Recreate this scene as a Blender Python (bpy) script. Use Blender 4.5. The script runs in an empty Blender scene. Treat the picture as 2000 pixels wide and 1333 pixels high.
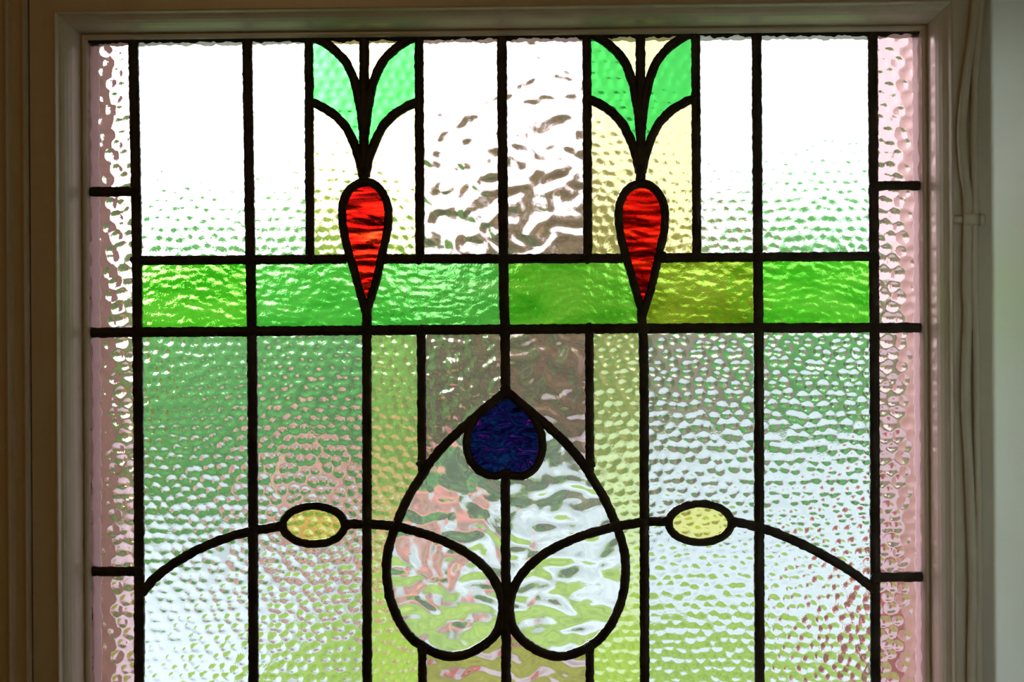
import bpy, math, random
import numpy as np
from mathutils import Vector, Matrix

random.seed(7)
RNG = np.random.default_rng(11)
scene = bpy.context.scene
COL = scene.collection

# ------------------------------------------------------------------ camera
FPX = 2000 * 50.0 / 36.0            # focal length in pixels of the 2000 px frame
DIST = 0.926                        # camera to glass; 1 px is then 1/3 mm on the glass
YAW, ROLL = math.radians(1.25), math.radians(0.36)
FWD = np.array([-math.sin(YAW), math.cos(YAW), 0.0])
R0 = np.array([math.cos(YAW), math.sin(YAW), 0.0])
UPW = np.array([0.0, 0.0, 1.0])
RGT = R0 * math.cos(ROLL) - UPW * math.sin(ROLL)
UPC = UPW * math.cos(ROLL) + R0 * math.sin(ROLL)
CEN = np.array([0.0, 0.0, 1.6])
CAM = CEN - DIST * FWD
cam_d = bpy.data.cameras.new('camera')
cam_d.lens, cam_d.sensor_width = 50.0, 36.0
cam_d.clip_start = 0.01
cam_d.dof.use_dof = True
cam_d.dof.focus_distance = DIST
cam_d.dof.aperture_fstop = 4.5
cam = bpy.data.objects.new('camera', cam_d)
COL.objects.link(cam)
cam.matrix_world = Matrix(((RGT[0], UPC[0], -FWD[0], CAM[0]),
                           (RGT[1], UPC[1], -FWD[1], CAM[1]),
                           (RGT[2], UPC[2], -FWD[2], CAM[2]),
                           (0, 0, 0, 1)))
scene.camera = cam

# ------------------------------------------------------------------ sky: bright haze, thin cloud over the sun on the left
world = bpy.data.worlds.new('overcast_sky')
scene.world = world
world.use_nodes = True
nt = world.node_tree
nt.nodes.clear()
def sky():
    N, L = nt.nodes, nt.links
    geo = N.new('ShaderNodeTexCoord')
    az, el = math.radians(-24), math.radians(17)
    sd = (math.sin(az) * math.cos(el), math.cos(az) * math.cos(el), math.sin(el))
    dot = N.new('ShaderNodeVectorMath'); dot.operation = 'DOT_PRODUCT'
    dot.inputs[1].default_value = sd
    nrm = N.new('ShaderNodeVectorMath'); nrm.operation = 'NORMALIZE'
    L.new(geo.outputs['Generated'], nrm.inputs[0]); L.new(nrm.outputs[0], dot.inputs[0])
    ac = N.new('ShaderNodeMath'); ac.operation = 'ARCCOSINE'; L.new(dot.outputs['Value'], ac.inputs[0])
    dv = N.new('ShaderNodeMath'); dv.operation = 'DIVIDE'; L.new(ac.outputs[0], dv.inputs[0]); dv.inputs[1].default_value = math.radians(13)
    sq = N.new('ShaderNodeMath'); sq.operation = 'POWER'; L.new(dv.outputs[0], sq.inputs[0]); sq.inputs[1].default_value = 2
    ng = N.new('ShaderNodeMath'); ng.operation = 'MULTIPLY'; L.new(sq.outputs[0], ng.inputs[0]); ng.inputs[1].default_value = -1
    ex = N.new('ShaderNodeMath'); ex.operation = 'EXPONENT'; L.new(ng.outputs[0], ex.inputs[0])
    gl = N.new('ShaderNodeMath'); gl.operation = 'MULTIPLY_ADD'; L.new(ex.outputs[0], gl.inputs[0])
    gl.inputs[1].default_value = 32.0; gl.inputs[2].default_value = 1.85
    bg = N.new('ShaderNodeBackground'); bg.inputs[0].default_value = (0.95, 0.98, 1.0, 1)
    L.new(gl.outputs[0], bg.inputs[1])
    out = N.new('ShaderNodeOutputWorld'); L.new(bg.outputs[0], out.inputs[0])
sky()

scene.cycles.max_bounces = 10
scene.cycles.diffuse_bounces = 3
scene.cycles.glossy_bounces = 3
scene.cycles.transmission_bounces = 8
scene.view_settings.view_transform = 'Standard'
scene.view_settings.look = 'None'
scene.view_settings.exposure = 0.0
scene.view_settings.gamma = 1.0
scene.view_settings.use_curve_mapping = False

# ------------------------------------------------------------------ helpers
def W(px, py, Y=0.0):
    """point where the sight line of a photo pixel meets the upright plane y = Y"""
    px = np.asarray(px, float); py = np.asarray(py, float)
    d = (FWD + ((px - 1000) / FPX)[..., None] * RGT - ((py - 666.5) / FPX)[..., None] * UPC)
    t = (Y - CAM[1]) / d[..., 1]
    return CAM + t[..., None] * d

MM = 0.001
def tag(o, label=None, cat=None, group=None, kind=None):
    if label: o['label'] = label
    if cat: o['category'] = cat
    if group: o['group'] = group
    if kind: o['kind'] = kind
    return o

def empty(name, loc=(0, 0, 0)):
    o = bpy.data.objects.new(name, None); COL.objects.link(o); o.location = loc
    o.empty_display_size = 0.05
    return o

def mesh_obj(name, verts, faces, mat, parent=None, smooth=False):
    me = bpy.data.meshes.new(name)
    verts = np.asarray(verts, float)
    if parent is not None:
        verts = verts - np.array(parent_world(parent))
    me.from_pydata(verts.tolist(), [], faces)
    me.update()
    if smooth:
        me.polygons.foreach_set('use_smooth', [True] * len(me.polygons))
    me.materials.append(mat)
    o = bpy.data.objects.new(name, me); COL.objects.link(o)
    if parent is not None: o.parent = parent
    return o

def parent_world(p):
    v = Vector((0, 0, 0))
    while p is not None:
        v += p.location; p = p.parent
    return v

def boxv(x0, x1, y0, y1, z0, z1):
    v = [(x, y, z) for x in (x0, x1) for y in (y0, y1) for z in (z0, z1)]
    f = [(0, 1, 3, 2), (4, 6, 7, 5), (0, 4, 5, 1), (2, 3, 7, 6), (0, 2, 6, 4), (1, 5, 7, 3)]
    return v, f

def join(parts):
    V, F = [], []
    for v, f in parts:
        n = len(V); V += list(v); F += [tuple(i + n for i in q) for q in f]
    return V, F

def catmull(pts, step=3.0, closed=False):
    P = np.asarray(pts, float)
    n = len(P)
    out = []
    rng = range(n if closed else n - 1)
    for i in rng:
        if closed:
            p0, p1, p2, p3 = P[(i - 1) % n], P[i], P[(i + 1) % n], P[(i + 2) % n]
        else:
            p1, p2 = P[i], P[i + 1]
            p0 = P[i - 1] if i > 0 else 2 * p1 - p2
            p3 = P[i + 2] if i + 2 < n else 2 * p2 - p1
        k = max(1, int(np.hypot(*(p2 - p1)) / step))
        t = np.arange(k)[:, None] / k
        out.append(0.5 * (2 * p1 + (p2 - p0) * t + (2 * p0 - 5 * p1 + 4 * p2 - p3) * t ** 2 + (3 * p1 - p0 - 3 * p2 + p3) * t ** 3))
    if not closed: out.append(P[-1:])
    return np.concatenate(out)

def lin(pts, step=3.0):
    P = np.asarray(pts, float); out = []
    for a, b in zip(P[:-1], P[1:]):
        k = max(1, int(np.hypot(*(b - a)) / step))
        out.append(a + (b - a) * (np.arange(k)[:, None] / k))
    out.append(P[-1:])
    return np.concatenate(out)

# numpy noise -------------------------------------------------------
def _h(i, j, s):
    v = np.sin(i * 127.1 + j * 311.7 + s * 74.7) * 43758.5453
    return v - np.floor(v)

def vnoise(x, y, s=0):
    i, j = np.floor(x), np.floor(y)
    fx, fy = x - i, y - j
    def g(a, b, dx, dy):
        t = _h(a, b, s) * 2 * np.pi
        return np.cos(t) * dx + np.sin(t) * dy
    u = fx ** 3 * (fx * (fx * 6 - 15) + 10); v = fy ** 3 * (fy * (fy * 6 - 15) + 10)
    n0 = g(i, j, fx, fy) * (1 - u) + g(i + 1, j, fx - 1, fy) * u
    n1 = g(i, j + 1, fx, fy - 1) * (1 - u) + g(i + 1, j + 1, fx - 1, fy - 1) * u
    return n0 * (1 - v) + n1 * v

def hammer(x, y, s, R, A, seed, jit=0.24):
    """rounded bumps of a hammered cathedral glass, heights in px"""
    x = x + 5 * vnoise(x / 40, y / 40, seed + 3); y = y + 5 * vnoise(x / 40, y / 40, seed + 4)
    sy = s * 0.84
    j0 = np.floor(y / sy)
    best = np.zeros_like(x)
    for dj in (-1, 0, 1):
        j = j0 + dj
        off = np.mod(j, 2) * 0.5
        i0 = np.floor(x / s - off)
        for di in (-1, 0, 1):
            i = i0 + di
            cx = (i + 0.5 + off + (_h(i, j, seed) - .5) * 2 * jit) * s
            cy = (j + 0.5 + (_h(i, j, seed + 1) - .5) * 2 * jit) * sy
            r = R * (0.8 + 0.4 * _h(i, j, seed + 2))
            q = ((x - cx) ** 2 + ((y - cy) * 1.12) ** 2) / (r * r)
            best = np.maximum(best, A * (r / R) * np.clip(1 - q, 0, 1) ** 1.08)
    return best

# ------------------------------------------------------------------ materials
def mat(name):
    m = bpy.data.materials.new(name); m.use_nodes = True
    m.node_tree.nodes.clear()
    return m, m.node_tree.nodes, m.node_tree.links

def paint(name, col, rough=0.4, var=0.08, scale=(40, 40, 3), bump=0.15, bscale=(900, 900, 30), spec=0.5, metallic=0.0, dirt=None):
    m, N, L = mat(name)
    tc = N.new('ShaderNodeTexCoord')
    mp = N.new('ShaderNodeMapping'); mp.inputs['Scale'].default_value = scale; L.new(tc.outputs['Object'], mp.inputs[0])
    nz = N.new('ShaderNodeTexNoise'); nz.inputs['Scale'].default_value = 1.0; nz.inputs['Detail'].default_value = 5; L.new(mp.outputs[0], nz.inputs['Vector'])
    rp = N.new('ShaderNodeValToRGB')
    c = np.array(col)
    lo = np.clip(c * (1 - var), 0, 1); hi = np.clip(c * (1 + var), 0, 1)
    if dirt: lo = np.array(dirt)
    rp.color_ramp.elements[0].position = 0.32; rp.color_ramp.elements[0].color = (*lo, 1)
    rp.color_ramp.elements[1].position = 0.62; rp.color_ramp.elements[1].color = (*hi, 1)
    L.new(nz.outputs[0], rp.inputs[0])
    bs = N.new('ShaderNodeBsdfPrincipled')
    bs.inputs['Roughness'].default_value = rough; bs.inputs['Metallic'].default_value = metallic
    bs.inputs['Specular IOR Level'].default_value = spec
    L.new(rp.outputs[0], bs.inputs['Base Color'])
    if bump:
        mp2 = N.new('ShaderNodeMapping'); mp2.inputs['Scale'].default_value = bscale; L.new(tc.outputs['Object'], mp2.inputs[0])
        n2 = N.new('ShaderNodeTexNoise'); n2.inputs['Scale'].default_value = 1.0; n2.inputs['Detail'].default_value = 3; L.new(mp2.outputs[0], n2.inputs['Vector'])
        bp = N.new('ShaderNodeBump'); bp.inputs['Strength'].default_value = bump; bp.inputs['Distance'].default_value = 0.0006
        L.new(n2.outputs[0], bp.inputs['Height']); L.new(bp.outputs[0], bs.inputs['Normal'])
    out = N.new('ShaderNodeOutputMaterial'); L.new(bs.outputs[0], out.inputs[0])
    return m

def glass(name, col, veil=0.06, veilcol=None, rough=0.02, grain=0.16, gscale=1000, streak=None):
    """clear body with a tint per pass, plus a thin dusty film that scatters"""
    m, N, L = mat(name)
    tc = N.new('ShaderNodeTexCoord')
    nz = N.new('ShaderNodeTexNoise'); nz.inputs['Scale'].default_value = gscale; nz.inputs['Detail'].default_value = 2
    L.new(tc.outputs['Object'], nz.inputs['Vector'])
    bp = N.new('ShaderNodeBump'); bp.inputs['Strength'].default_value = grain; bp.inputs['Distance'].default_value = 0.0003
    L.new(nz.outputs[0], bp.inputs['Height'])
    g = N.new('ShaderNodeBsdfGlass'); g.inputs['IOR'].default_value = 1.5; g.inputs['Roughness'].default_value = rough
    sq = np.sqrt(np.array(col))
    g.inputs['Color'].default_value = (*sq, 1)
    L.new(bp.outputs[0], g.inputs['Normal'])
    tr = N.new('ShaderNodeBsdfTranslucent')
    vc = np.array(veilcol if veilcol is not None else col)
    tr.inputs['Color'].default_value = (*vc, 1)
    if streak:
        mp = N.new('ShaderNodeMapping'); mp.inputs['Scale'].default_value = streak['scale']; mp.inputs['Rotation'].default_value = streak.get('rot', (0, 0, 0))
        L.new(tc.outputs['Object'], mp.inputs[0])
        n3 = N.new('ShaderNodeTexNoise'); n3.inputs['Scale'].default_value = 1; n3.inputs['Detail'].default_value = 6; n3.inputs['Distortion'].default_value = streak.get('dist', 0.5)
        L.new(mp.outputs[0], n3.inputs['Vector'])
        rp = N.new('ShaderNodeValToRGB')
        el = rp.color_ramp.elements
        while len(el) < len(streak['stops']): el.new(0.5)
        for e, (p, c) in zip(el, streak['stops']):
            e.position = p; e.color = (*np.sqrt(np.array(c)), 1)
        L.new(n3.outputs[0], rp.inputs[0]); L.new(rp.outputs[0], g.inputs['Color'])
        sqr = N.new('ShaderNodeVectorMath'); sqr.operation = 'MULTIPLY'
        L.new(rp.outputs[0], sqr.inputs[0]); L.new(rp.outputs[0], sqr.inputs[1]); L.new(sqr.outputs[0], tr.inputs['Color'])
    mx = N.new('ShaderNodeMixShader'); mx.inputs[0].default_value = veil
    L.new(g.outputs[0], mx.inputs[1]); L.new(tr.outputs[0], mx.inputs[2])
    out = N.new('ShaderNodeOutputMaterial'); L.new(mx.outputs[0], out.inputs[0])
    return m

CREAM = paint('cream_gloss_paint', (0.74, 0.67, 0.53), rough=0.27, var=0.05, bump=0.10)
WALLP = paint('pale_wall_paint', (0.78, 0.82, 0.82), rough=0.55, var=0.04, scale=(6, 6, 6), bump=0.25, bscale=(300, 300, 300))
ROOMP = paint('warm_room_paint', (0.52, 0.40, 0.24), rough=0.6, var=0.05, scale=(3, 3, 3), bump=0)
FLOORM = paint('brown_floorboards', (0.22, 0.12, 0.06), rough=0.4, var=0.2, scale=(12, 2, 2), bump=0)
LEAD = paint('old_lead', (0.028, 0.024, 0.02), rough=0.42, var=0.5, scale=(90, 90, 90), bump=0.4, bscale=(1200, 1200, 1200), spec=0.35, metallic=0.15)
PUTTYB = paint('black_putty', (0.018, 0.016, 0.014), rough=0.8, var=0.4, scale=(200, 200, 200), bump=0.5, bscale=(900, 900, 900))
PUTTYW = paint('pale_putty', (0.92, 0.89, 0.92), rough=0.8, var=0.10, scale=(200, 200, 200), bump=0)
def smear():
    N, L = PUTTYW.node_tree.nodes, PUTTYW.node_tree.links
    bs = next(n for n in N if n.type == 'BSDF_PRINCIPLED'); out = next(n for n in N if n.type == 'OUTPUT_MATERIAL')
    tr = N.new('ShaderNodeBsdfTranslucent'); tr.inputs[0].default_value = (0.92, 0.89, 0.92, 1)
    mx = N.new('ShaderNodeMixShader'); mx.inputs[0].default_value = 0.6
    L.new(bs.outputs[0], mx.inputs[1]); L.new(tr.outputs[0], mx.inputs[2]); L.new(mx.outputs[0], out.inputs[0])
smear()
OUTWOOD = paint('brown_outer_wood', (0.32, 0.20, 0.13), rough=0.6, var=0.15, scale=(60, 60, 8), bump=0.3)
RENDERM = paint('outer_render', (0.55, 0.5, 0.45), rough=0.9, var=0.1, scale=(9, 9, 9), bump=0)

CLEAR = (0.90, 0.965, 0.96)
G = {
    'clear':  glass('clear_hammered_glass', CLEAR, veil=0.025, veilcol=(0.86, 0.97, 1.0)),
    'pink':   glass('pink_hammered_glass', (0.74, 0.52, 0.55), veil=0.10, grain=0.14),
    'mauve':  glass('mauve_ripple_glass', (0.76, 0.60, 0.60), veil=0.05, grain=0.05),
    'heart':  glass('clear_ripple_glass', (0.92, 0.97, 0.95), veil=0.05, grain=0.05),
    'yellow': glass('straw_hammered_glass', (0.80, 0.73, 0.38), veil=0.08, grain=0.10),
    'leaf':   glass('emerald_hammered_glass', (0.065, 0.47, 0.09), veil=0.16, veilcol=(0.10, 0.56, 0.14)),
    'gband':  glass('grass_green_rolled_glass', (0.26, 0.80, 0.10), veil=0.10, veilcol=(0.25, 0.8, 0.12), grain=0.22, gscale=900,
                    streak={'scale': (18, 18, 60), 'stops': [(0.3, (0.13, 0.60, 0.05)), (0.55, (0.34, 0.84, 0.13)), (0.75, (0.50, 0.92, 0.22))]}),
    'gcool_light':  glass('green_glass_cool_light_tint', (0.24, 0.75, 0.20), veil=0.12, veilcol=(0.25, 0.78, 0.22), grain=0.22, gscale=900,  # same green glass as the band, cooler outdoor light painted into its tint
                    streak={'scale': (18, 18, 60), 'stops': [(0.3, (0.15, 0.60, 0.13)), (0.55, (0.28, 0.76, 0.22)), (0.75, (0.42, 0.84, 0.32))]}),
    'gwall_light': glass('green_glass_wall_light_tint', (0.42, 0.62, 0.06), veil=0.10, veilcol=(0.4, 0.6, 0.08), grain=0.22, gscale=900,  # same green glass, light from the brown wall behind painted in as olive
                    streak={'scale': (18, 18, 60), 'stops': [(0.3, (0.24, 0.40, 0.03)), (0.55, (0.44, 0.62, 0.08)), (0.75, (0.56, 0.80, 0.16))]}),
    'lime':   glass('lime_hammered_glass', (0.80, 0.90, 0.50), veil=0.08),
    'red':    glass('ruby_streaky_glass', (0.62, 0.012, 0.004), veil=0.06, veilcol=(0.6, 0.01, 0.0), grain=0.2,
                    streak={'scale': (22, 22, 170), 'rot': (0, 0.16, 0), 'dist': 1.0,
                            'stops': [(0.38, (0.07, 0.001, 0.001)), (0.5, (0.42, 0.004, 0.002)), (0.66, (0.90, 0.035, 0.006))]}),
    'blue':   glass('indigo_streaky_glass', (0.03, 0.03, 0.12), veil=0.45, veilcol=(0.05, 0.07, 0.24), grain=0.3,
                    streak={'scale': (70, 70, 150), 'rot': (0, 0.55, 0), 'dist': 1.6,
                            'stops': [(0.34, (0.003, 0.001, 0.01)), (0.43, (0.03, 0.008, 0.09)), (0.50, (0.012, 0.10, 0.20)), (0.55, (0.012, 0.008, 0.06)), (0.60, (0.03, 0.015, 0.12)), (0.68, (0.38, 0.05, 0.36))]}),
    'amber':  glass('amber_hammered_glass', (0.88, 0.86, 0.34), veil=0.08),
}

# ------------------------------------------------------------------ setting: room behind the camera, front wall
OX0 = float(W(176, 666)[0]); OX1 = float(W(1800, 666)[0])
OZ1 = float(W(1000, 69.5)[2]); OZ0 = float(W(1000, 1470)[2])

# moulding profile: u = mm outward from the sight edge, v = mm towards the room
STILE = [(-1.0, 1.6), (-0.7, 3.2), (-0.1, 4.8), (0.9, 5.9), (2.0, 5.9), (2.6, 5.0), (3.3, 4.6), (3.5, 8.0), (3.8, 11.0),
         (4.3, 14.4), (5.0, 17.6), (6.2, 21.0), (7.8, 23.8), (9.4, 25.4), (10.7, 26.0), (11.0, 28.2), (11.5, 29.6), (12.2, 30.0), (12.8, 29.5), (13.0, 27.8),
         (28.6, 27.8)]
def frame_side(name, prof, side, parent, x0, x1, z0, z1, mt, base=-8.0):
    """one mitred member of a rectangular frame; prof in (u, v) mm"""
    pr = [(prof[0][0], base)] + list(prof) + [(prof[-1][0], base)]
    A, B = [], []
    for u, v in pr:
        a = u * MM; y = -v * MM
        if side == 'l': A.append((x0 - a, y, z0 - a)); B.append((x0 - a, y, z1 + a))
        if side == 'r': A.append((x1 + a, y, z0 - a)); B.append((x1 + a, y, z1 + a))
        if side == 't': A.append((x0 - a, y, z1 + a)); B.append((x1 + a, y, z1 + a))
        if side == 'b': A.append((x0 - a, y, z0 - a)); B.append((x1 + a, y, z0 - a))
    n = len(pr)
    V = A + B
    F = [(i, (i + 1) % n, n + (i + 1) % n, n + i) for i in range(n)] + [tuple(range(n)), tuple(range(2 * n - 1, n - 1, -1))]
    if side in 'lt': F = [tuple(reversed(f)) for f in F]
    o = mesh_obj(name, V, F, mt, parent)
    return o

win = empty('window_1', (0, 0.0, OZ0))
tag(win, 'cream painted wooden window frame with stepped moulding around the stained glass', kind='structure')
for sd, nm in (('l', 'stile'), ('r', 'stile'), ('t', 'rail'), ('b', 'rail')):
    frame_side(nm, STILE, sd, win, OX0, OX1, OZ0, OZ1, CREAM)

# architrave: reeded casing outside the frame
ARCH = [(28.6, 24.0), (29.4, 24.0), (29.7, 28.0), (30.4, 30.2), (31.8, 31.2), (33.2, 30.4), (34.0, 28.6), (35.4, 27.6),
        (39.6, 27.6), (40.6, 28.6), (41.5, 30.4), (42.8, 31.2), (44.0, 30.4), (45.0, 28.6), (46.6, 27.8), (72.0, 27.8), (74.0, 29.5), (78.0, 31.0), (86.0, 31.0), (88.0, 29.0)]
ARCHR = [(28.6, 11.0), (29.2, 11.0), (29.6, 13.0), (31.0, 14.0), (60.0, 14.0)]
trim1 = tag(empty('trim_1', (0, 0, OZ0)), 'cream reeded casing beside the window frame, left and above', kind='structure')
frame_side('casing', ARCH, 'l', trim1, OX0, OX1, OZ0, OZ1, CREAM)
frame_side('casing', ARCH, 't', trim1, OX0, OX1, OZ0, OZ1, CREAM)
trim2 = tag(empty('trim_2', (0, 0, OZ0)), 'plain cream casing on the right behind the painted cable', kind='structure')
frame_side('casing', ARCHR, 'r', trim2, OX0, OX1, OZ0, OZ1, CREAM)

WX1 = float(W(1941, 666, -0.22)[0])
XL, XR, YB, ZC = -1.3, WX1 + 0.35, -3.0, 2.7
iu = 25 * MM
def wall_with_hole(y0, y1, x0, x1, z0, z1, hx0, hx1, hz0, hz1):
    return join([boxv(x0, hx0, y0, y1, z0, z1), boxv(hx1, x1, y0, y1, z0, z1), boxv(hx0, hx1, y0, y1, z0, hz0), boxv(hx0, hx1, y0, y1, hz1, z1)])
o = mesh_obj('wall_front', *wall_with_hole(-0.010, 0.008, XL, XR, 0, ZC, OX0 - iu, OX1 + iu, OZ0 - iu, OZ1 + iu), ROOMP)
tag(o, 'wall around the window frame', kind='structure')
o = mesh_obj('wall_outer', *wall_with_hole(0.0085, 0.045, XL, XR, -0.2, ZC, OX0 - iu * .5, OX1 + iu * .5, OZ0 - iu * .5, OZ1 + iu * .5), RENDERM)
tag(o, 'outer face of the window wall', kind='structure')
# right return wall with a rebate next to the casing
zz = [0, ZC]
pl = [(WX1, -0.22), (WX1, YB), (XR, YB), (XR, -0.0105), (WX1 + 0.10, -0.0105), (WX1 + 0.10, -0.22)]
V = [(x, y, z) for z in zz for x, y in pl]; n = len(pl)
F = [(i, (i + 1) % n, n + (i + 1) % n, n + i) for i in range(n)] + [tuple(range(n))[::-1], tuple(range(n, 2 * n))]
tag(mesh_obj('wall_right', V, F, WALLP), 'pale grey-blue side wall at the right edge of the photo', kind='structure')
tag(mesh_obj('wall_left', *boxv(XL - .1, XL, YB, 0.045, 0, ZC), ROOMP), 'warm painted side wall on the left of the room', kind='structure')
tag(mesh_obj('wall_back', *boxv(XL - .1, XR, YB - .1, YB, 0, ZC), ROOMP), 'warm painted wall behind the camera', kind='structure')
tag(mesh_obj('floor', *boxv(XL - .1, XR, YB - .1, 0.045, -0.1, 0), FLOORM), 'brown boarded floor of the room', kind='structure')
tag(mesh_obj('ceiling', *boxv(XL - .1, XR, YB - .1, 0.045, ZC, ZC + .1), ROOMP), 'warm painted ceiling of the room', kind='structure')

# outside of the window frame: brown reveal and pale putty fillets against the glass
def outer_member(side):
    dp = 20.0 if side == 't' else 58.0
    prof = [(-0.6, -2.4), (1.0, -6.0), (1.5, -dp + 2), (3.0, -dp), (12.0, -dp), (12.0, -2.4)]
    A, B = [], []
    for u, v in prof:
        a, y = u * MM, -v * MM
        c = {'l': ((OX0 - a, y, OZ0 - a), (OX0 - a, y, OZ1 + a)), 'r': ((OX1 + a, y, OZ0 - a), (OX1 + a, y, OZ1 + a)),
             't': ((OX0 - a, y, OZ1 + a), (OX1 + a, y, OZ1 + a)), 'b': ((OX0 - a, y, OZ0 - a), (OX1 + a, y, OZ0 - a))}[side]
        A.append(c[0]); B.append(c[1])
    n = len(prof)
    F = [(i, (i + 1) % n, n + (i + 1) % n, n + i) for i in range(n)] + [tuple(range(n)), tuple(range(2 * n - 1, n - 1, -1))]
    if side in 'rb': F = [tuple(reversed(f)) for f in F]
    return mesh_obj('outer_frame', A + B, F, OUTWOOD, win)
for sd in 'lrtb': outer_member(sd)

def ragged_strip(name, p0, p1, w0, w1, y0, y1, mt, parent, inward, seed, rag=3.0):
    """thin irregular bead from p0 to p1 (px), reaching w px towards 'inward'"""
    P = lin([p0, p1], 3.0); n = len(P)
    s = np.arange(n) * 3.0
    w = w0 + (w1 - w0) * 0 + rag * (vnoise(s / 22, s * 0 + .3, seed) * 1.6 + vnoise(s / 7, s * 0 + .3, seed + 1) * .9)
    w = np.maximum(w, 1.0)
    inn = np.array(inward, float)
    Q = P + inn * w[:, None]; O = P - inn * 5
    rows = [W(O[:, 0], O[:, 1]), W(Q[:, 0], Q[:, 1])]
    a = rows[0].copy(); a[:, 1] = y1
    b = rows[1].copy(); b[:, 1] = y0 + (y1 - y0) * .3
    c = rows[1].copy(); c[:, 1] = y0
    d = rows[0].copy(); d[:, 1] = y0
    V = np.concatenate([a, b, c, d])
    F = []
    for k in range(4):
        k2 = (k + 1) % 4
        for i in range(n - 1):
            F.append((k * n + i, k * n + i + 1, k2 * n + i + 1, k2 * n + i))
    F += [(0, n, 2 * n, 3 * n), (n - 1, 4 * n - 1, 3 * n - 1, 2 * n - 1)]
    return mesh_obj(name, V, F, mt, parent)

ragged_strip('outer_putty', (176, 75), (183, 1460), 15, 15, 0.0024, 0.006, PUTTYW, win, (1, 0), 31, 2.6)
ragged_strip('outer_putty', (1797, 62), (1806, 1460), 14, 14, 0.0024, 0.006, PUTTYW, win, (-1, 0), 32, 2.2)
ragged_strip('outer_putty', (170, 77), (1800, 60), 13, 13, 0.0024, 0.006, PUTTYW, win, (0, 1), 33, 3.2)
o = ragged_strip('inner_putty', (170, 77), (1800, 60), 9.5, 9.5, -0.0018, -0.0036, PUTTYB, win, (0, 1), 34, 4.0)
o['label'] = 'ragged black putty line under the top rail'
o = ragged_strip('inner_putty', (170, 75), (180, 1460), 3.2, 3.2, -0.0018, -0.0034, PUTTYB, win, (1, 0), 35, 2.0)
o = ragged_strip('inner_putty', (1801, 59), (1811, 1460), 3.0, 3.0, -0.0018, -0.0034, PUTTYB, win, (-1, 0), 36, 2.2)

# ------------------------------------------------------------------ lead lines (px of the photo)
def mir(pts, c): return [(2 * c - x, y) for x, y in pts]
def sh(pts, dx, dy=0): return [(x + dx, y + dy) for x, y in pts]
BOT = 1475
CAMES = []          # (points, half width px, closed, smooth)
def came(pts, hw=9.0, closed=False, smooth=True): CAMES.append((pts, hw, closed, smooth))
V1 = [(261, 72), (265, 300), (268, 470), (270, 700), (272, 926), (273.5, BOT)]
V2 = [(483, 70), (489, 466), (492.5, 640), (494.5, 926), (496, BOT)]
V6a = [(980, 64), (983.5, 500), (986, 640), (988, 764)]
V10 = [(1477, 59), (1479.5, 505), (1481, 640), (1482, 926), (1483.5, BOT)]
V11 = [(1703.5, 56), (1706, 500), (1708, 926), (1709.5, BOT)]
for v in (V1, V2, V6a, V10, V11): came(v, 9.6)
came([(603.5, 66), (606, 508)], 8.6); came([(818.5, 64), (820.5, 507)], 8.8)
came([(1146, 60), (1148, 506)], 8.8); came([(1358, 58), (1360.5, 504)], 8.8)
came([(711.5, 65), (711.5, 240), (711, 352)], 9.4); came([(1250.5, 59), (1251, 240), (1251.5, 352)], 9.4)
# borders
for y in (375, 1116): came([(177 if y < 600 else 182, y), (264 if y < 600 else 272, y)], 9.3)
came([(1706, 363.5), (1797, 363)], 9.0); came([(1709, 1127), (1802, 1127)], 9.2)
came([(180, 650), (400, 648.5), (650, 646), (950, 644), (1350, 641.5), (1799, 640.5)], 9.7)
H1 = [(266, 509.5), (600, 507), (676, 506.5)]
came(H1, 9.0); came([(752, 506.2), (900, 506), (1215, 505)], 9.2); came([(1291, 504.2), (1500, 502.5), (1706, 501)], 9.0)
# lower uprights
came([(717, 604), (717, 800), (717.5, BOT)], 9.2); came([(1252.5, 606), (1257, 700), (1258, 926), (1259, BOT)], 9.2)
came([(823, 642), (824.5, 921)], 8.6); came([(1150.5, 639), (1152, 921)], 8.6)
came([(825, 1257), (826, BOT)], 8.4); came([(1151.5, 1257), (1153, BOT)], 8.2)
came([(987, 930), (988, 1160), (989, BOT)], 9.3)
# lilies
leafU = [(614, 74), (626, 79), (642, 89), (660, 104), (676, 123), (687, 144), (696, 170), (702, 200), (706.5, 228), (710, 262)]
leafL = [(604, 199), (622, 206), (645, 219), (661, 232), (675, 248), (686, 268), (695, 290), (703, 314), (709, 345)]
for c, dy in ((711.5, 0), (1251, -7)):
    dx = c - 711.5
    for lf in (leafU, leafL):
        d2 = dy
        L_ = sh(lf, dx, d2); came(L_, 8.7); came(mir(L_, c), 8.7)
drop = [(713, 356), (695, 361), (679, 376), (670.5, 397), (668.5, 420), (672, 454), (680.5, 490), (690, 522), (700, 558), (709, 590), (715.5, 611),
        (716.5, 611), (722, 592), (729.5, 568), (736.8, 541), (743.5, 510), (750.5, 479), (757, 449), (759, 417), (756, 396), (747.5, 377), (732, 361)]
came(drop, 8.0, True); came(sh(drop, 539.5, 3), 8.0, True)
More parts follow.
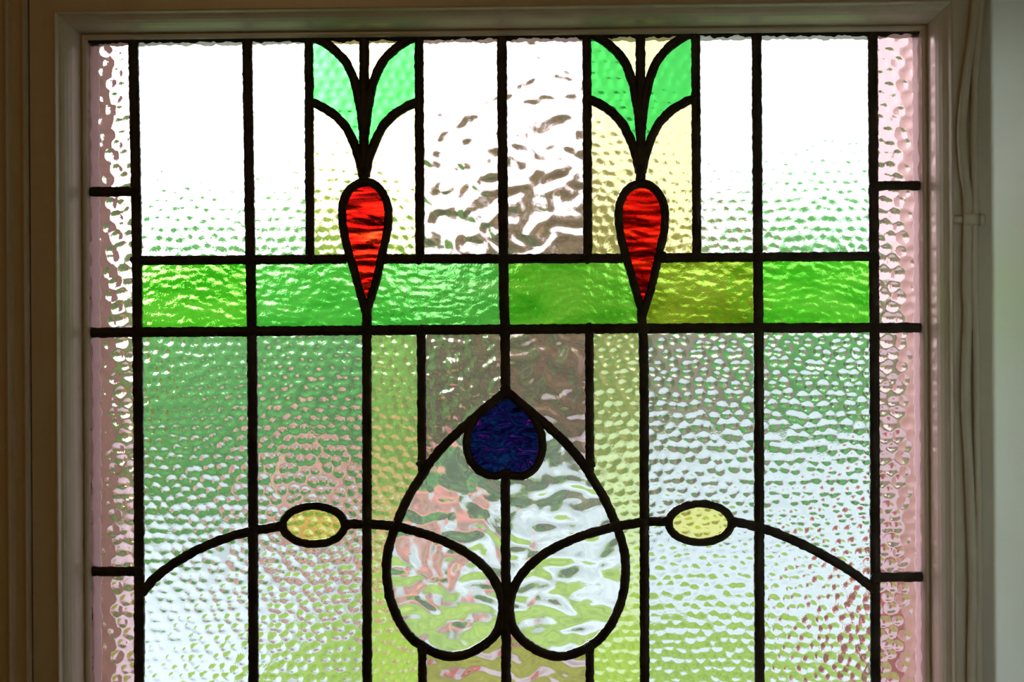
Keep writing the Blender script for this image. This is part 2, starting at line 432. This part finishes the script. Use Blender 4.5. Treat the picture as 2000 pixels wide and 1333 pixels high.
# big heart outline with the two loops
left = [(988, 764), (962, 786), (930, 813), (898, 841), (868, 870), (842, 901), (822, 932), (801, 966), (787, 995), (775, 1022), (765, 1050), (757, 1084),
        (755.5, 1122), (762, 1168), (780, 1213), (804, 1246), (829, 1264), (858, 1278), (889, 1282), (923, 1273), (955, 1252), (974, 1228), (981, 1200), (981, 1175),
        (973, 1148), (955, 1118), (927, 1091), (890, 1068), (852, 1051), (815, 1039), (776, 1029), (748, 1025.5), (717, 1024), (676, 1024)]
came(left, 9.0)
right = mir(left[:-3], 988.5) + [(1226, 1025), (1257, 1020), (1303, 1018)]
came(right, 9.0)
came([(277, 1160), (296, 1137), (315, 1119), (350, 1094.5), (385, 1075), (420, 1059.5), (455, 1047), (495, 1037.5), (550, 1028)], 9.0)
came([(1431, 1019), (1478, 1029), (1510, 1039), (1545, 1054), (1580, 1070), (1615, 1089), (1650, 1109), (1680, 1130), (1706, 1151)], 9.0)
def ell(cx, cy, a, b, n=28): return [(cx + a * math.cos(2 * math.pi * k / n), cy + b * math.sin(2 * math.pi * k / n)) for k in range(n)]
came(ell(613.5, 1026, 60, 37), 7.6, True); came(ell(1367, 1022, 61, 37.5), 7.6, True)
spade_in = [(988.7, 778.6), (968, 792), (948, 806), (933.6, 825), (923, 844), (918.6, 866), (921, 885), (929, 902), (943, 915), (962, 922), (976, 920.5), (987, 914.5),
            (1000, 920.5), (1017, 923), (1031, 916.5), (1044, 902), (1051, 882), (1052, 863), (1047, 842.5), (1034.5, 819), (1018.7, 798), (1000, 784)]
def offset_closed(pts, d):
    P = np.array(pts, float); t = np.roll(P, -1, 0) - np.roll(P, 1, 0)
    t /= np.linalg.norm(t, axis=1)[:, None]
    nrm = np.stack([-t[:, 1], t[:, 0]], 1)
    c = P.mean(0)
    if ((nrm * (P - c)).sum(1)).mean() < 0: nrm = -nrm
    return P + nrm * d
sp = offset_closed(spade_in, 7.6); sp[0] = (988.7, 771); sp[11] = (987, 922)
came([tuple(p) for p in sp], 7.8, True)

panel = empty('leaded_glass_panel', (0, 0.0, OZ0))
tag(panel, 'stained glass panel of coloured panes and dark lead lines with red drops and blue heart', 'stained glass')

T2 = 1.6 * MM       # half glass thickness
def build_came(P, hw, closed, seed):
    n = len(P)
    t = (np.roll(P, -1, 0) - np.roll(P, 1, 0)) if closed else np.gradient(P, axis=0)
    t /= np.maximum(np.linalg.norm(t, axis=1), 1e-6)[:, None]
    nr = np.stack([-t[:, 1], t[:, 0]], 1)
    s = np.arange(n) * 3.0
    if closed:                      # noise that closes on itself
        a = 2 * np.pi * np.arange(n) / n; R = n * 3.0 / (2 * np.pi)
        nx, ny = np.cos(a) * R, np.sin(a) * R
    else:
        nx, ny = s, s * 0
    wob = lambda k: 0.9 * vnoise(nx / 16 + seed, ny / 16 + .37, k) + 1.5 * vnoise(nx / 6.3 + seed, ny / 6.3 + .37, k + 1) + 1.1 * np.clip(vnoise(nx / 30, ny / 30 + .1, k + 2) - .1, 0, 1)
    wl, wr = hw + wob(seed * 7 + 1), hw + wob(seed * 7 + 5)
    A = W(P[:, 0], P[:, 1]); 
    ring = []
    S = (-1, -0.93, -0.72, -0.38, 0, 0.38, 0.72, 0.93, 1)
    hgt = 1.3
    for face in (-1, 1):
        for q in (S if face < 0 else S[::-1]):
            w = np.where(q < 0, wl, wr) * q
            X = P + nr * w[:, None]
            v = W(X[:, 0], X[:, 1])
            lift = T2 + (0.15 + hgt * (1 - abs(q) ** 2.6)) * MM
            v[:, 1] = face * lift
            ring.append(v)
    m = len(ring)
    V = np.stack(ring, 1).reshape(-1, 3)
    F = []
    for i in range(n if closed else n - 1):
        i2 = (i + 1) % n
        for k in range(m):
            k2 = (k + 1) % m
            F.append((i * m + k, i * m + k2, i2 * m + k2, i2 * m + k))
    if not closed: F += [tuple(range(m))[::-1], tuple((n - 1) * m + k for k in range(m))]
    return V, F

POLY = []
came_objs = []
for ci, (pts, hw, closed, smooth) in enumerate(CAMES):
    P = catmull(pts, 3.0, closed)
    POLY.append((P, closed))
    V, F = build_came(P, hw, closed, ci + 1)
    o = mesh_obj('lead_came', V, F, LEAD, panel, smooth=True)
    came_objs.append(o)

# solder joints: flat blobs where leads meet
def blob_mesh(seed):
    V, F = [], []
    nu, nv = 14, 5
    r = random.Random(seed)
    ph = [r.uniform(0, 6.28) for _ in range(3)]
    V.append((0, -1, 0))
    for j in range(1, nv + 1):
        a = j / nv * math.pi / 2
        for i in range(nu):
            b = 2 * math.pi * i / nu
            k = 1 + .10 * math.sin(2 * b + ph[0]) + .08 * math.sin(3 * b + ph[1]) + .05 * math.sin(5 * b + ph[2])
            V.append((math.sin(a) * k * math.cos(b), -math.cos(a), math.sin(a) * k * math.sin(b)))
    for i in range(nu): F.append((0, 1 + (i + 1) % nu, 1 + i))
    for j in range(nv - 1):
        for i in range(nu):
            a, b = 1 + j * nu + i, 1 + j * nu + (i + 1) % nu
            F.append((a, b, b + nu, a + nu))
    F.append(tuple(1 + (nv - 1) * nu + i for i in range(nu)))
    me = bpy.data.meshes.new('solder_joint'); me.from_pydata(V, [], F); me.update()
    me.polygons.foreach_set('use_smooth', [True] * len(me.polygons)); me.materials.append(LEAD)
    return me
blobs = [blob_mesh(k) for k in range(4)]
joints = [(266, 375), (270, 649), (273, 1116), (266, 509), (489, 508), (492.5, 647), (494.5, 1038), (273, 1160), (606, 507), (820, 506), (984, 506), (986, 644),
          (674, 506), (755, 506), (1213, 505), (1293, 504), (1148, 505), (1360, 504), (1479.5, 503), (1481, 641), (1706, 501), (1708, 640), (1706, 363.5), (1709, 1127),
          (717, 645), (1255, 642), (717, 1024), (1257, 1020), (824, 905), (1151, 905), (988, 762), (988, 1185), (777, 1026), (1201, 1028), (1482, 1029), (1706, 1148),
          (826, 1266), (1151, 1266), (711, 335), (1251, 330), (546, 1027), (681, 1024), (1300, 1018), (1434, 1020), (987, 932), (823, 646), (1150, 643)]
for k, (x, y) in enumerate(joints):
    best = min(range(len(POLY)), key=lambda q: np.min(np.hypot(POLY[q][0][:, 0] - x, POLY[q][0][:, 1] - y)))
    p = W(x, y); p[1] = -(T2 + 1.15 * MM)
    o = bpy.data.objects.new('solder_joint', blobs[k % 4]); COL.objects.link(o)
    o.parent = came_objs[best]
    o.location = Vector(p) - parent_world(came_objs[best])
    rr = random.uniform(9.6, 11.8) / 3 * MM
    o.scale = (rr, 0.95 * MM, rr)
    o.rotation_euler = (0, random.uniform(0, 6.28), 0)

# ------------------------------------------------------------------ panes: fields between the lead lines
STEP = 3.0
GX0, GY0, GX1, GY1 = 165.0, 56.0, 1812.0, 1470.0
nx, ny = int((GX1 - GX0) / STEP), int((GY1 - GY0) / STEP)
cxs = GX0 + (np.arange(nx) + .5) * STEP; cys = GY0 + (np.arange(ny) + .5) * STEP
blocked = np.zeros((ny, nx), bool)
for P, closed in POLY:
    Q = np.concatenate([P, P[:1]]) if closed else P
    for a, b in zip(Q[:-1], Q[1:]):
        for t in np.linspace(0, 1, 4):
            x, y = a + (b - a) * t
            i0, i1 = int((x - 6 - GX0) / STEP), int((x + 6 - GX0) / STEP)
            j0, j1 = int((y - 6 - GY0) / STEP), int((y + 6 - GY0) / STEP)
            for j in range(max(j0, 0), min(j1, ny - 1) + 1):
                for i in range(max(i0, 0), min(i1, nx - 1) + 1):
                    if (cxs[i] - x) ** 2 + (cys[j] - y) ** 2 < 21: blocked[j, i] = True
CXX, CYY = np.meshgrid(cxs, cys)
blocked |= CYY < 76 - 17 * (CXX - 170) / 1630 - 2
blocked |= CXX < 173 + 8 * (CYY - 75) / 1260
blocked |= CXX > 1798 + 8 * (CYY - 59) / 1260
lab = np.where(blocked, -1, 0).astype(int)
def flood(seed, k):
    i, j = int((seed[0] - GX0) / STEP), int((seed[1] - GY0) / STEP)
    if lab[j, i] != 0: raise RuntimeError(f'pane seed {seed} lies in {lab[j, i]}')
    st = [(j, i)]; lab[j, i] = k; c = 0
    while st:
        j, i = st.pop(); c += 1
        for a, b in ((j + 1, i), (j - 1, i), (j, i + 1), (j, i - 1)):
            if 0 <= a < ny and 0 <= b < nx and lab[a, b] == 0:
                lab[a, b] = k; st.append((a, b))
    return c

def h_hammer(s, R, A): return lambda x, y, sd: hammer(x, y, s, R, A, sd) + 0.10 * vnoise(x / 9, y / 9, sd + 9)
def h_ripple(sc, A):
    def f(x, y, sd):
        wx = x + 16 * vnoise(x / 60, y / 60, sd + 1); wy = y + 16 * vnoise(x / 60, y / 60, sd + 2)
        n = vnoise(wx / sc, wy / (sc * .72), sd) + .45 * vnoise(wx / (sc * .55), wy / (sc * .42), sd + 5)
        return A * np.tanh(1.6 * n) + .12 * vnoise(x / 7, y / 7, sd + 8)
    return f
def h_rolled(sx, sy, A):
    def f(x, y, sd):
        wy = y + 9 * vnoise(x / 50, y / 50, sd + 2)
        return A * (vnoise(x / sx, wy / sy, sd) + .6 * vnoise(x / (sx * .45), wy / (sy * .5), sd + 3)) + .32 * vnoise(x / 8, y / 7, sd + 6)
    return f
HT = {
    'big':   h_hammer(24.5, 11.0, 1.75), 'mid': h_hammer(23, 10.6, 1.30), 'fine': h_hammer(22, 10.2, .85),
    'border': h_hammer(27, 13.5, 3.0),
    'ripple': h_ripple(48, 3.0), 'ripple2': h_ripple(62, 3.6), 'grainy': h_rolled(26, 22, 2.6),
    'rolled': h_rolled(25, 11, 1.0), 'red': h_rolled(70, 15, 2.3), 'soft': h_rolled(40, 40, .8),
}
PANES = [  # seed px, glass, relief, label
    ((225, 220), 'pink', 'border', 'pale pink hammered pane, top of the left border'), ((225, 510), 'pink', 'border', 'pale pink hammered pane, second in the left border'),
    ((225, 880), 'pink', 'border', 'pink hammered pane, long one in the left border'), ((225, 1230), 'pink', 'border', 'pink hammered pane, lowest in the left border'),
    ((1755, 210), 'pink', 'border', 'pink hammered pane, top of the right border'), ((1755, 500), 'pink', 'border', 'pink hammered pane, second in the right border'),
    ((1755, 880), 'pink', 'border', 'pink hammered pane, long one in the right border'), ((1755, 1240), 'pink', 'border', 'pink hammered pane, lowest in the right border'),
    ((370, 300), 'clear', 'fine', None), ((545, 300), 'clear', 'fine', None), ((1415, 300), 'clear', 'fine', None), ((1590, 300), 'clear', 'fine', None),
    ((630, 400), 'yellow', 'fine', None), ((790, 400), 'yellow', 'fine', None), ((1175, 400), 'yellow', 'fine', None), ((1330, 400), 'yellow', 'fine', None),
    ((688, 97), 'yellow', 'soft', None), ((735, 97), 'yellow', 'soft', None), ((1227, 92), 'yellow', 'soft', None), ((1275, 92), 'yellow', 'soft', None),
    ((640, 150), 'leaf', 'mid', 'emerald leaf-shaped pane'), ((785, 150), 'leaf', 'mid', 'emerald leaf-shaped pane'),
    ((1180, 150), 'leaf', 'mid', 'emerald leaf-shaped pane'), ((1325, 150), 'leaf', 'mid', 'emerald leaf-shaped pane'),
    ((900, 300), 'mauve', 'ripple', None), ((1060, 300), 'mauve', 'ripple', None),
    ((712, 440), 'red', 'red', 'ruby red teardrop pane'), ((1252, 440), 'red', 'red', 'ruby red teardrop pane'),
    ((380, 575), 'gband', 'rolled', 'bright green pane of the cross band'), ((590, 575), 'gcool_light', 'rolled', None), ((850, 575), 'gcool_light', 'rolled', None),
    ((1100, 575), 'gband', 'rolled', None), ((1360, 575), 'gwall_light', 'rolled', 'green pane of the cross band, light from the wall behind tinted in as olive'), ((1590, 575), 'gband', 'rolled', None),
    ((380, 850), 'clear', 'mid', None), ((380, 1250), 'clear', 'mid', None), ((600, 800), 'clear', 'mid', None), ((600, 1200), 'clear', 'mid', None),
    ((613, 1026), 'amber', 'big', 'small yellow oval pane'), ((1367, 1022), 'amber', 'big', 'small yellow oval pane'),
    ((770, 800), 'lime', 'mid', None), ((740, 1200), 'lime', 'mid', None), ((1205, 800), 'lime', 'big', None), ((1240, 1200), 'lime', 'mid', None),
    ((900, 720), 'mauve', 'grainy', None), ((1060, 720), 'mauve', 'ripple', None), ((988, 860), 'blue', 'soft', 'dark blue and purple heart-shaped pane'),
    ((900, 960), 'heart', 'ripple2', None), ((1080, 960), 'heart', 'ripple2', None), ((860, 1160), 'heart', 'ripple2', 'clear rippled teardrop pane in the heart'),
    ((1115, 1160), 'heart', 'ripple2', 'clear rippled teardrop pane in the heart'), ((900, 1340), 'mauve', 'ripple', None), ((1070, 1340), 'mauve', 'ripple', None),
    ((1360, 800), 'clear', 'big', None), ((1360, 1200), 'clear', 'mid', None), ((1590, 850), 'clear', 'big', None), ((1590, 1250), 'clear', 'mid', None),
]
PW = np.array(parent_world(panel))
gxv = GX0 + np.arange(nx + 1) * STEP; gyv = GY0 + np.arange(ny + 1) * STEP
for k, (seed, gm, rel, lb) in enumerate(PANES, start=1):
    c = flood(seed, k)
    if not c: continue
    m = lab == k
    used = np.zeros((ny + 1, nx + 1), bool)
    used[:-1, :-1] |= m; used[1:, :-1] |= m; used[:-1, 1:] |= m; used[1:, 1:] |= m
    idx = np.full((ny + 1, nx + 1), -1); jj, ii = np.nonzero(used); nv = len(jj); idx[jj, ii] = np.arange(nv)
    X, Y = gxv[ii], gyv[jj]
    base = W(X, Y) - PW
    hh = HT[rel](X, Y, k * 13.0) / 3.0 * MM
    front = base.copy(); front[:, 1] = -T2 - hh + 0.45 * MM * (hh > 1) 
    back = base.copy(); back[:, 1] = T2 + 0.10 * MM * vnoise(X / 45, Y / 45, k + 50)
    cj, ci = np.nonzero(m)
    a, b, d, e = idx[cj, ci], idx[cj, ci + 1], idx[cj + 1, ci + 1], idx[cj + 1, ci]
    qf = np.stack([a, e, d, b], 1); qb = np.stack([a, b, d, e], 1) + nv
    mp = np.pad(m, 1)
    sides = []
    up = ~mp[cj, ci + 1]; dn = ~mp[cj + 2, ci + 1]; lf = ~mp[cj + 1, ci]; rt = ~mp[cj + 1, ci + 2]
    for msk, p, q in ((up, a, b), (dn, d, e), (lf, e, a), (rt, b, d)):
        sides.append(np.stack([p[msk], q[msk], q[msk] + nv, p[msk] + nv], 1))
    sides = np.concatenate(sides)
    quads = np.concatenate([qf, qb, sides]).astype(np.int32)
    me = bpy.data.meshes.new('glass_pane')
    vs = np.concatenate([front, back])
    me.vertices.add(len(vs)); me.vertices.foreach_set('co', vs.ravel())
    me.loops.add(quads.size); me.loops.foreach_set('vertex_index', quads.ravel())
    me.polygons.add(len(quads)); me.polygons.foreach_set('loop_start', np.arange(len(quads)) * 4)
    sm = np.ones(len(quads), bool); sm[len(qf) + len(qb):] = False
    me.update(calc_edges=True)
    me.polygons.foreach_set('use_smooth', sm)
    me.update()
    me.materials.append(G[gm])
    o = bpy.data.objects.new('glass_pane', me); COL.objects.link(o); o.parent = panel
    if lb: o['label'] = lb

# ------------------------------------------------------------------ painted cable and clip on the right casing
def tube(path, r, seg=10):
    P = np.asarray(path, float); n = len(P)
    t = np.gradient(P, axis=0); t /= np.linalg.norm(t, axis=1)[:, None]
    V = []
    for i in range(n):
        a = np.cross(t[i], (0, 1, 0)); a /= np.linalg.norm(a); b = np.cross(t[i], a)
        for k in range(seg):
            th = 2 * math.pi * k / seg
            V.append(P[i] + r * (math.cos(th) * a + math.sin(th) * b))
    F = []
    for i in range(n - 1):
        for k in range(seg):
            k2 = (k + 1) % seg
            F.append((i * seg + k, i * seg + k2, (i + 1) * seg + k2, (i + 1) * seg + k))
    F += [tuple(range(seg))[::-1], tuple((n - 1) * seg + k for k in range(seg))]
    return V, F
YC = -(27.8 + 2.0) * MM
strandA = [(1926, -120), (1911, -40), (1900, 60), (1890, 130), (1882, 200), (1878, 260), (1882, 330), (1889, 380), (1890, 430), (1889, 480), (1888, 560), (1890, 610),
           (1887, 700), (1886, 790), (1890, 870), (1894, 960), (1898, 1060), (1900, 1140), (1899, 1230), (1897, 1330), (1898, 1475)]
strandB = [(1934, -120), (1920, -40), (1912, 60), (1906, 130), (1903, 200), (1902, 260), (1903, 330), (1904, 380), (1903, 430), (1903, 480), (1903, 560), (1905, 610),
           (1907, 700), (1908, 790), (1909, 870), (1911, 960), (1912, 1060), (1912, 1140), (1912, 1230), (1912, 1330), (1912, 1475)]
cab = tag(empty('painted_cable', tuple(W(1895, 1475, YC))), 'twin cable painted over in cream, running down the right casing', 'cable')
for st, rr in ((strandA, 3.0), (strandB, 2.5)):
    P = catmull(st, 8.0)
    pts = W(P[:, 0], P[:, 1], -(27.8 + 1.15 * rr) * MM)
    V, F = tube(pts, rr * MM)
    mesh_obj('strand', V, F, CREAM, cab, smooth=True)
cl = tag(empty('cable_clip', tuple(W(1892, 428, -0.0278))), 'small painted clip holding the cable to the casing', 'cable clip')
def rounded_lump(x0, x1, y0p, y1p, v0, v1, bulge):
    V = []; nu, nvv = 9, 7
    for j in range(nvv):
        for i in range(nu):
            s, t = i / (nu - 1) * 2 - 1, j / (nvv - 1) * 2 - 1
            x = (x0 + x1) / 2 + s * (x1 - x0) / 2 * (1 - .10 * t * t); y = (y0p + y1p) / 2 + t * (y1p - y0p) / 2 * (1 - .15 * s * s)
            p = W(x, y, -(v0 + (v1 - v0) * (max(0, (1 - abs(s) ** bulge)) * max(0, (1 - abs(t) ** 4))) ** .6) * MM)
            V.append(p)
    n0 = len(V)
    for j in range(nvv):
        for i in range(nu):
            p = np.array(V[j * nu + i]); p[1] = -0.0260; V.append(p)
    F = []
    for j in range(nvv - 1):
        for i in range(nu - 1):
            a = j * nu + i
            F.append((a, a + nu, a + nu + 1, a + 1)); F.append((n0 + a, n0 + a + 1, n0 + a + nu + 1, n0 + a + nu))
    per = [i for i in range(nu)] + [j * nu + nu - 1 for j in range(1, nvv)] + [(nvv - 1) * nu + i for i in range(nu - 2, -1, -1)] + [j * nu for j in range(nvv - 2, 0, -1)]
    for a, b in zip(per, per[1:] + per[:1]): F.append((a, b, b + n0, a + n0))
    return V, F
mesh_obj('saddle', *rounded_lump(1879, 1916, 413, 444, 27.9, 36.6, 3), CREAM, cl, smooth=True)
mesh_obj('lug', *rounded_lump(1861, 1884, 420, 437, 27.8, 32.0, 2.2), CREAM, cl, smooth=True)
mesh_obj('lug', *rounded_lump(1911, 1925, 418, 440, 27.8, 32.0, 2.2), CREAM, cl, smooth=True)

# ------------------------------------------------------------------ added warm fill globe, unseen behind the camera
lp = tag(empty('warm_fill_globe', (-0.45, -2.0, 2.35)), 'added warm fill globe, unseen behind the camera', 'fill light')
m, N, L = mat('fill_glow')
em = N.new('ShaderNodeEmission'); em.inputs[0].default_value = (1.0, 0.60, 0.22, 1); em.inputs[1].default_value = 4.2
out = N.new('ShaderNodeOutputMaterial'); L.new(em.outputs[0], out.inputs[0])
GLOW = m
def sphere(c, r, nu=18, nv=10):
    V = [(c[0], c[1], c[2] + r)]; F = []
    for j in range(1, nv):
        a = math.pi * j / nv
        for i in range(nu):
            b = 2 * math.pi * i / nu
            V.append((c[0] + r * math.sin(a) * math.cos(b), c[1] + r * math.sin(a) * math.sin(b), c[2] + r * math.cos(a)))
    V.append((c[0], c[1], c[2] - r))
    for i in range(nu): F.append((0, 1 + i, 1 + (i + 1) % nu))
    for j in range(nv - 2):
        for i in range(nu):
            a, b = 1 + j * nu + i, 1 + j * nu + (i + 1) % nu
            F.append((a, a + nu, b + nu, b))
    e = len(V) - 1
    for i in range(nu): F.append((e, 1 + (nv - 2) * nu + (i + 1) % nu, 1 + (nv - 2) * nu + i))
    return V, F
mesh_obj('globe', *sphere((-0.45, -2.0, 2.20), 0.15), GLOW, lp, smooth=True)
V, F = tube([(-0.45, -2.0, 2.34), (-0.4501, -2.0, 2.5), (-0.45, -2.0, 2.699)], 0.008)
mesh_obj('rod', V, F, LEAD, lp)

# ------------------------------------------------------------------ garden outside
GZ = -0.15
def foliage_mat(name, c1, c2, c3):
    m, N, L = mat(name)
    tc = N.new('ShaderNodeTexCoord')
    nz = N.new('ShaderNodeTexNoise'); nz.inputs['Scale'].default_value = 2.6; nz.inputs['Detail'].default_value = 5
    L.new(tc.outputs['Object'], nz.inputs['Vector'])
    rp = N.new('ShaderNodeValToRGB'); rp.color_ramp.elements.new(.5)
    for e, p, c in zip(rp.color_ramp.elements, (.33, .5, .68), (c1, c2, c3)): e.position = p; e.color = (*c, 1)
    L.new(nz.outputs[0], rp.inputs[0])
    d = N.new('ShaderNodeBsdfDiffuse'); t = N.new('ShaderNodeBsdfTranslucent')
    L.new(rp.outputs[0], d.inputs[0]); L.new(rp.outputs[0], t.inputs[0])
    mx = N.new('ShaderNodeMixShader'); mx.inputs[0].default_value = .35
    L.new(d.outputs[0], mx.inputs[1]); L.new(t.outputs[0], mx.inputs[2])
    out = N.new('ShaderNodeOutputMaterial'); L.new(mx.outputs[0], out.inputs[0])
    return m
LEAFG = foliage_mat('hedge_leaf', (0.06, 0.32, 0.06), (0.20, 0.66, 0.13), (0.42, 0.84, 0.24))
LEAFO = foliage_mat('olive_leaf', (0.14, 0.17, 0.01), (0.40, 0.44, 0.04), (0.62, 0.66, 0.10))
LEAFD = foliage_mat('dark_leaf', (0.04, 0.09, 0.03), (0.16, 0.32, 0.08), (0.36, 0.52, 0.14))
LEAFB = foliage_mat('bronze_leaf', (0.12, 0.08, 0.04), (0.26, 0.24, 0.08), (0.42, 0.46, 0.12))
BARK = paint('bark', (0.16, 0.11, 0.08), rough=.9, var=.3, scale=(20, 20, 4), bump=0)
PINK = foliage_mat('pink_petal', (0.88, 0.30, 0.28), (0.95, 0.48, 0.44), (0.97, 0.70, 0.66))
REDP = foliage_mat('crimson_petal', (0.60, 0.02, 0.05), (0.85, 0.05, 0.10), (0.95, 0.20, 0.22))
GRASS = foliage_mat('lawn_grass', (0.17, 0.27, 0.03), (0.27, 0.39, 0.045), (0.38, 0.50, 0.08))
PAVE = paint('pale_paving', (0.37, 0.41, 0.44), rough=.8, var=.32, scale=(2.2, 2.2, 2.2), bump=0)
BRICK = paint('mauve_brick', (0.36, 0.24, 0.20), rough=.9, var=.18, scale=(5, 5, 14), bump=0)

tag(mesh_obj('ground', *boxv(-60, 60, 0.05, 90, GZ - .2, GZ), GRASS), 'green lawn outside seen through the glass', kind='structure')

def at(px, py, Y): return W(px, py, Y)
def gpoly(name, pts, z0, z1, mt):
    n = len(pts)
    V = [(x, y, z0) for x, y in pts] + [(x, y, z1) for x, y in pts]
    F = [tuple(range(n))[::-1], tuple(range(n, 2 * n))] + [(i, (i + 1) % n, n + (i + 1) % n, n + i) for i in range(n)]
    return mesh_obj(name, V, F, mt)
o = gpoly('path', [(-14, 1), (-1.5, 1), (-1.55, 8.0), (-1.0, 8.3), (1.2, 8.1), (1.55, 7.2), (2.1, 1), (16, 1), (16, 24), (0.9, 24), (-0.3, 12.6), (-14, 12.6)], GZ - .02, GZ + .02, PAVE)
tag(o, 'pale paving outside, beyond the lower panes', kind='structure')

def crown_mesh(c, rx, ry, rz, nleaf, size, seed, shell=.75):
    r = np.random.default_rng(seed)
    d = r.normal(size=(nleaf, 3)); d /= np.linalg.norm(d, axis=1)[:, None]
    k = shell + (1.06 - shell) * r.random(nleaf) ** .6
    k *= 1 + .16 * vnoise(d[:, 0] * 2.3 + 5, d[:, 2] * 2.3 + d[:, 1] * 1.7, seed)
    P = np.array(c) + d * k[:, None] * np.array([rx, ry, rz])
    a = r.normal(size=(nleaf, 3)); a /= np.linalg.norm(a, axis=1)[:, None]
    b = np.cross(a, r.normal(size=(nleaf, 3))); b /= np.linalg.norm(b, axis=1)[:, None]
    s = size * (.6 + .8 * r.random(nleaf))[:, None]
    V = np.stack([P - a * s, P - b * s * .5, P + a * s, P + b * s * .5], 1).reshape(-1, 3)
    F = [(4 * i, 4 * i + 1, 4 * i + 2, 4 * i + 3) for i in range(nleaf)]
    return V, F
def core_mesh(c, rx, ry, rz, seed):
    V, F = sphere((0, 0, 0), 1.0, 20, 12)
    V = np.array(V); k = .86 * (1 + .18 * vnoise(V[:, 0] * 2 + seed, V[:, 2] * 2 + V[:, 1], seed))
    return np.array(c) + V * k[:, None] * np.array([rx, ry, rz]), F
def bush(name, label, px0, px1, py_top, Y, depth, leafm, seed, nleaf=1600, size=.07, group=None, flowers=None, base=GZ):
    a, b = at(px0, py_top, Y), at(px1, py_top, Y)
    cx, rx = (a[0] + b[0]) / 2, abs(b[0] - a[0]) / 2
    top = a[2]; rz = (top - base) / 2; cz = base + rz
    e = tag(empty(name, (cx, Y, base)), label, 'bush', group)
    c = (cx, Y, cz)
    mesh_obj('crown', *core_mesh(c, rx, depth, rz, seed), leafm, e, smooth=True)
    o = mesh_obj('foliage', *crown_mesh(c, rx, depth, rz, nleaf, size, seed), leafm, e); o['kind'] = 'stuff'
    V, F = tube([(cx, Y, base), (cx + .001, Y, base + rz * .5), (cx, Y, cz)], .05)
    mesh_obj('stem', V, F, BARK, e)
    if flowers:
        fm, nf, fs = flowers
        r = np.random.default_rng(seed + 5)
        o = mesh_obj('blossom', *crown_mesh(c, rx * 1.02, depth * 1.04, rz * 1.02, nf, fs, seed + 5, shell=.96), fm, e); o['kind'] = 'stuff'
    return e
GH = 'shrubs along the far side of the garden'
bush('hedge_bush', 'tall green bush outside behind the left clear panes', 215, 520, 465, 13.9, .9, LEAFG, 1, 2600, .11, GH)
bush('hedge_bush', 'green bush outside behind the left stem of lead', 470, 880, 490, 16.2, .95, LEAFG, 2, 2400, .12, GH)
bush('olive_bush', 'olive yellow bush outside behind the left pink border', 20, 265, 560, 16.4, .9, LEAFO, 3, 1500, .11, GH)
bush('dark_bush', 'dark green bush outside behind the blue heart', 825, 1060, 520, 13.9, .9, LEAFD, 4, 2000, .11, GH)
bush('bronze_bush', 'bronze leaved bush outside behind the rippled mauve panes', 930, 1260, 470, 19.0, 1.2, LEAFB, 5, 1800, .13, GH)
bush('hedge_bush', 'green bush outside behind the right clear panes', 1470, 1740, 470, 25.6, 1.3, LEAFG, 6, 2200, .16, GH)
bush('olive_bush', 'olive bush outside behind the green cross band', 1240, 1500, 480, 31.0, 1.5, LEAFO, 7, 1800, .18, GH)
bush('dark_bush', 'dark bush outside behind the right pink border', 1730, 1990, 520, 29.0, 1.4, LEAFD, 12, 1800, .18, GH)
bush('pink_flower_bush', 'bush full of pink flowers behind the left yellow oval', 515, 690, 880, 10.4, .6, LEAFG, 8, 1400, .05, 'flowering bushes', (PINK, 1500, .08))
bush('pink_flower_bush', 'low pink flowering bush behind the left teardrop of the heart', 745, 900, 990, 8.8, .45, LEAFG, 9, 1000, .05, 'flowering bushes', (PINK, 1200, .075))
bush('crimson_flower_bush', 'crimson flowering bush low behind the right pink border', 1690, 1890, 1080, 5.2, .35, LEAFD, 10, 900, .04, 'flowering bushes', (REDP, 500, .05))
# brick garden wall on the right
a, b = at(1255, 575, 27.3), at(1500, 575, 27.3)
o = mesh_obj('garden_wall', *boxv(a[0], b[0], 27.3, 27.6, GZ, a[2]), BRICK)
tag(o, 'reddish brown garden wall outside behind the right panes', kind='structure')

def tree(label, px, Y, py_top, r, leafm, seed):
    p = at(px, 800, Y); top = at(px, py_top, Y)[2]
    e = tag(empty('garden_tree', (p[0], Y, GZ)), label, 'tree', 'trees beyond the garden')
    V, F = tube([(p[0], Y, GZ), (p[0] + .03, Y, 1.0), (p[0], Y, top - r)], .13)
    mesh_obj('trunk', V, F, BARK, e)
    o = mesh_obj('foliage', *crown_mesh((p[0], Y, top - r), r * 1.1, r, r, 1500, .13, seed, shell=.3), leafm, e); o['kind'] = 'stuff'
tree('thin bronze tree outside behind the central mauve panes', 1100, 22.6, 330, 1.3, LEAFB, 21)
tree('thin olive tree outside behind the left red drop', 640, 22.4, 415, 1.2, LEAFO, 22)
tree('leafy tree outside behind the upper right panes', 1580, 34.0, 420, 1.6, LEAFG, 23)
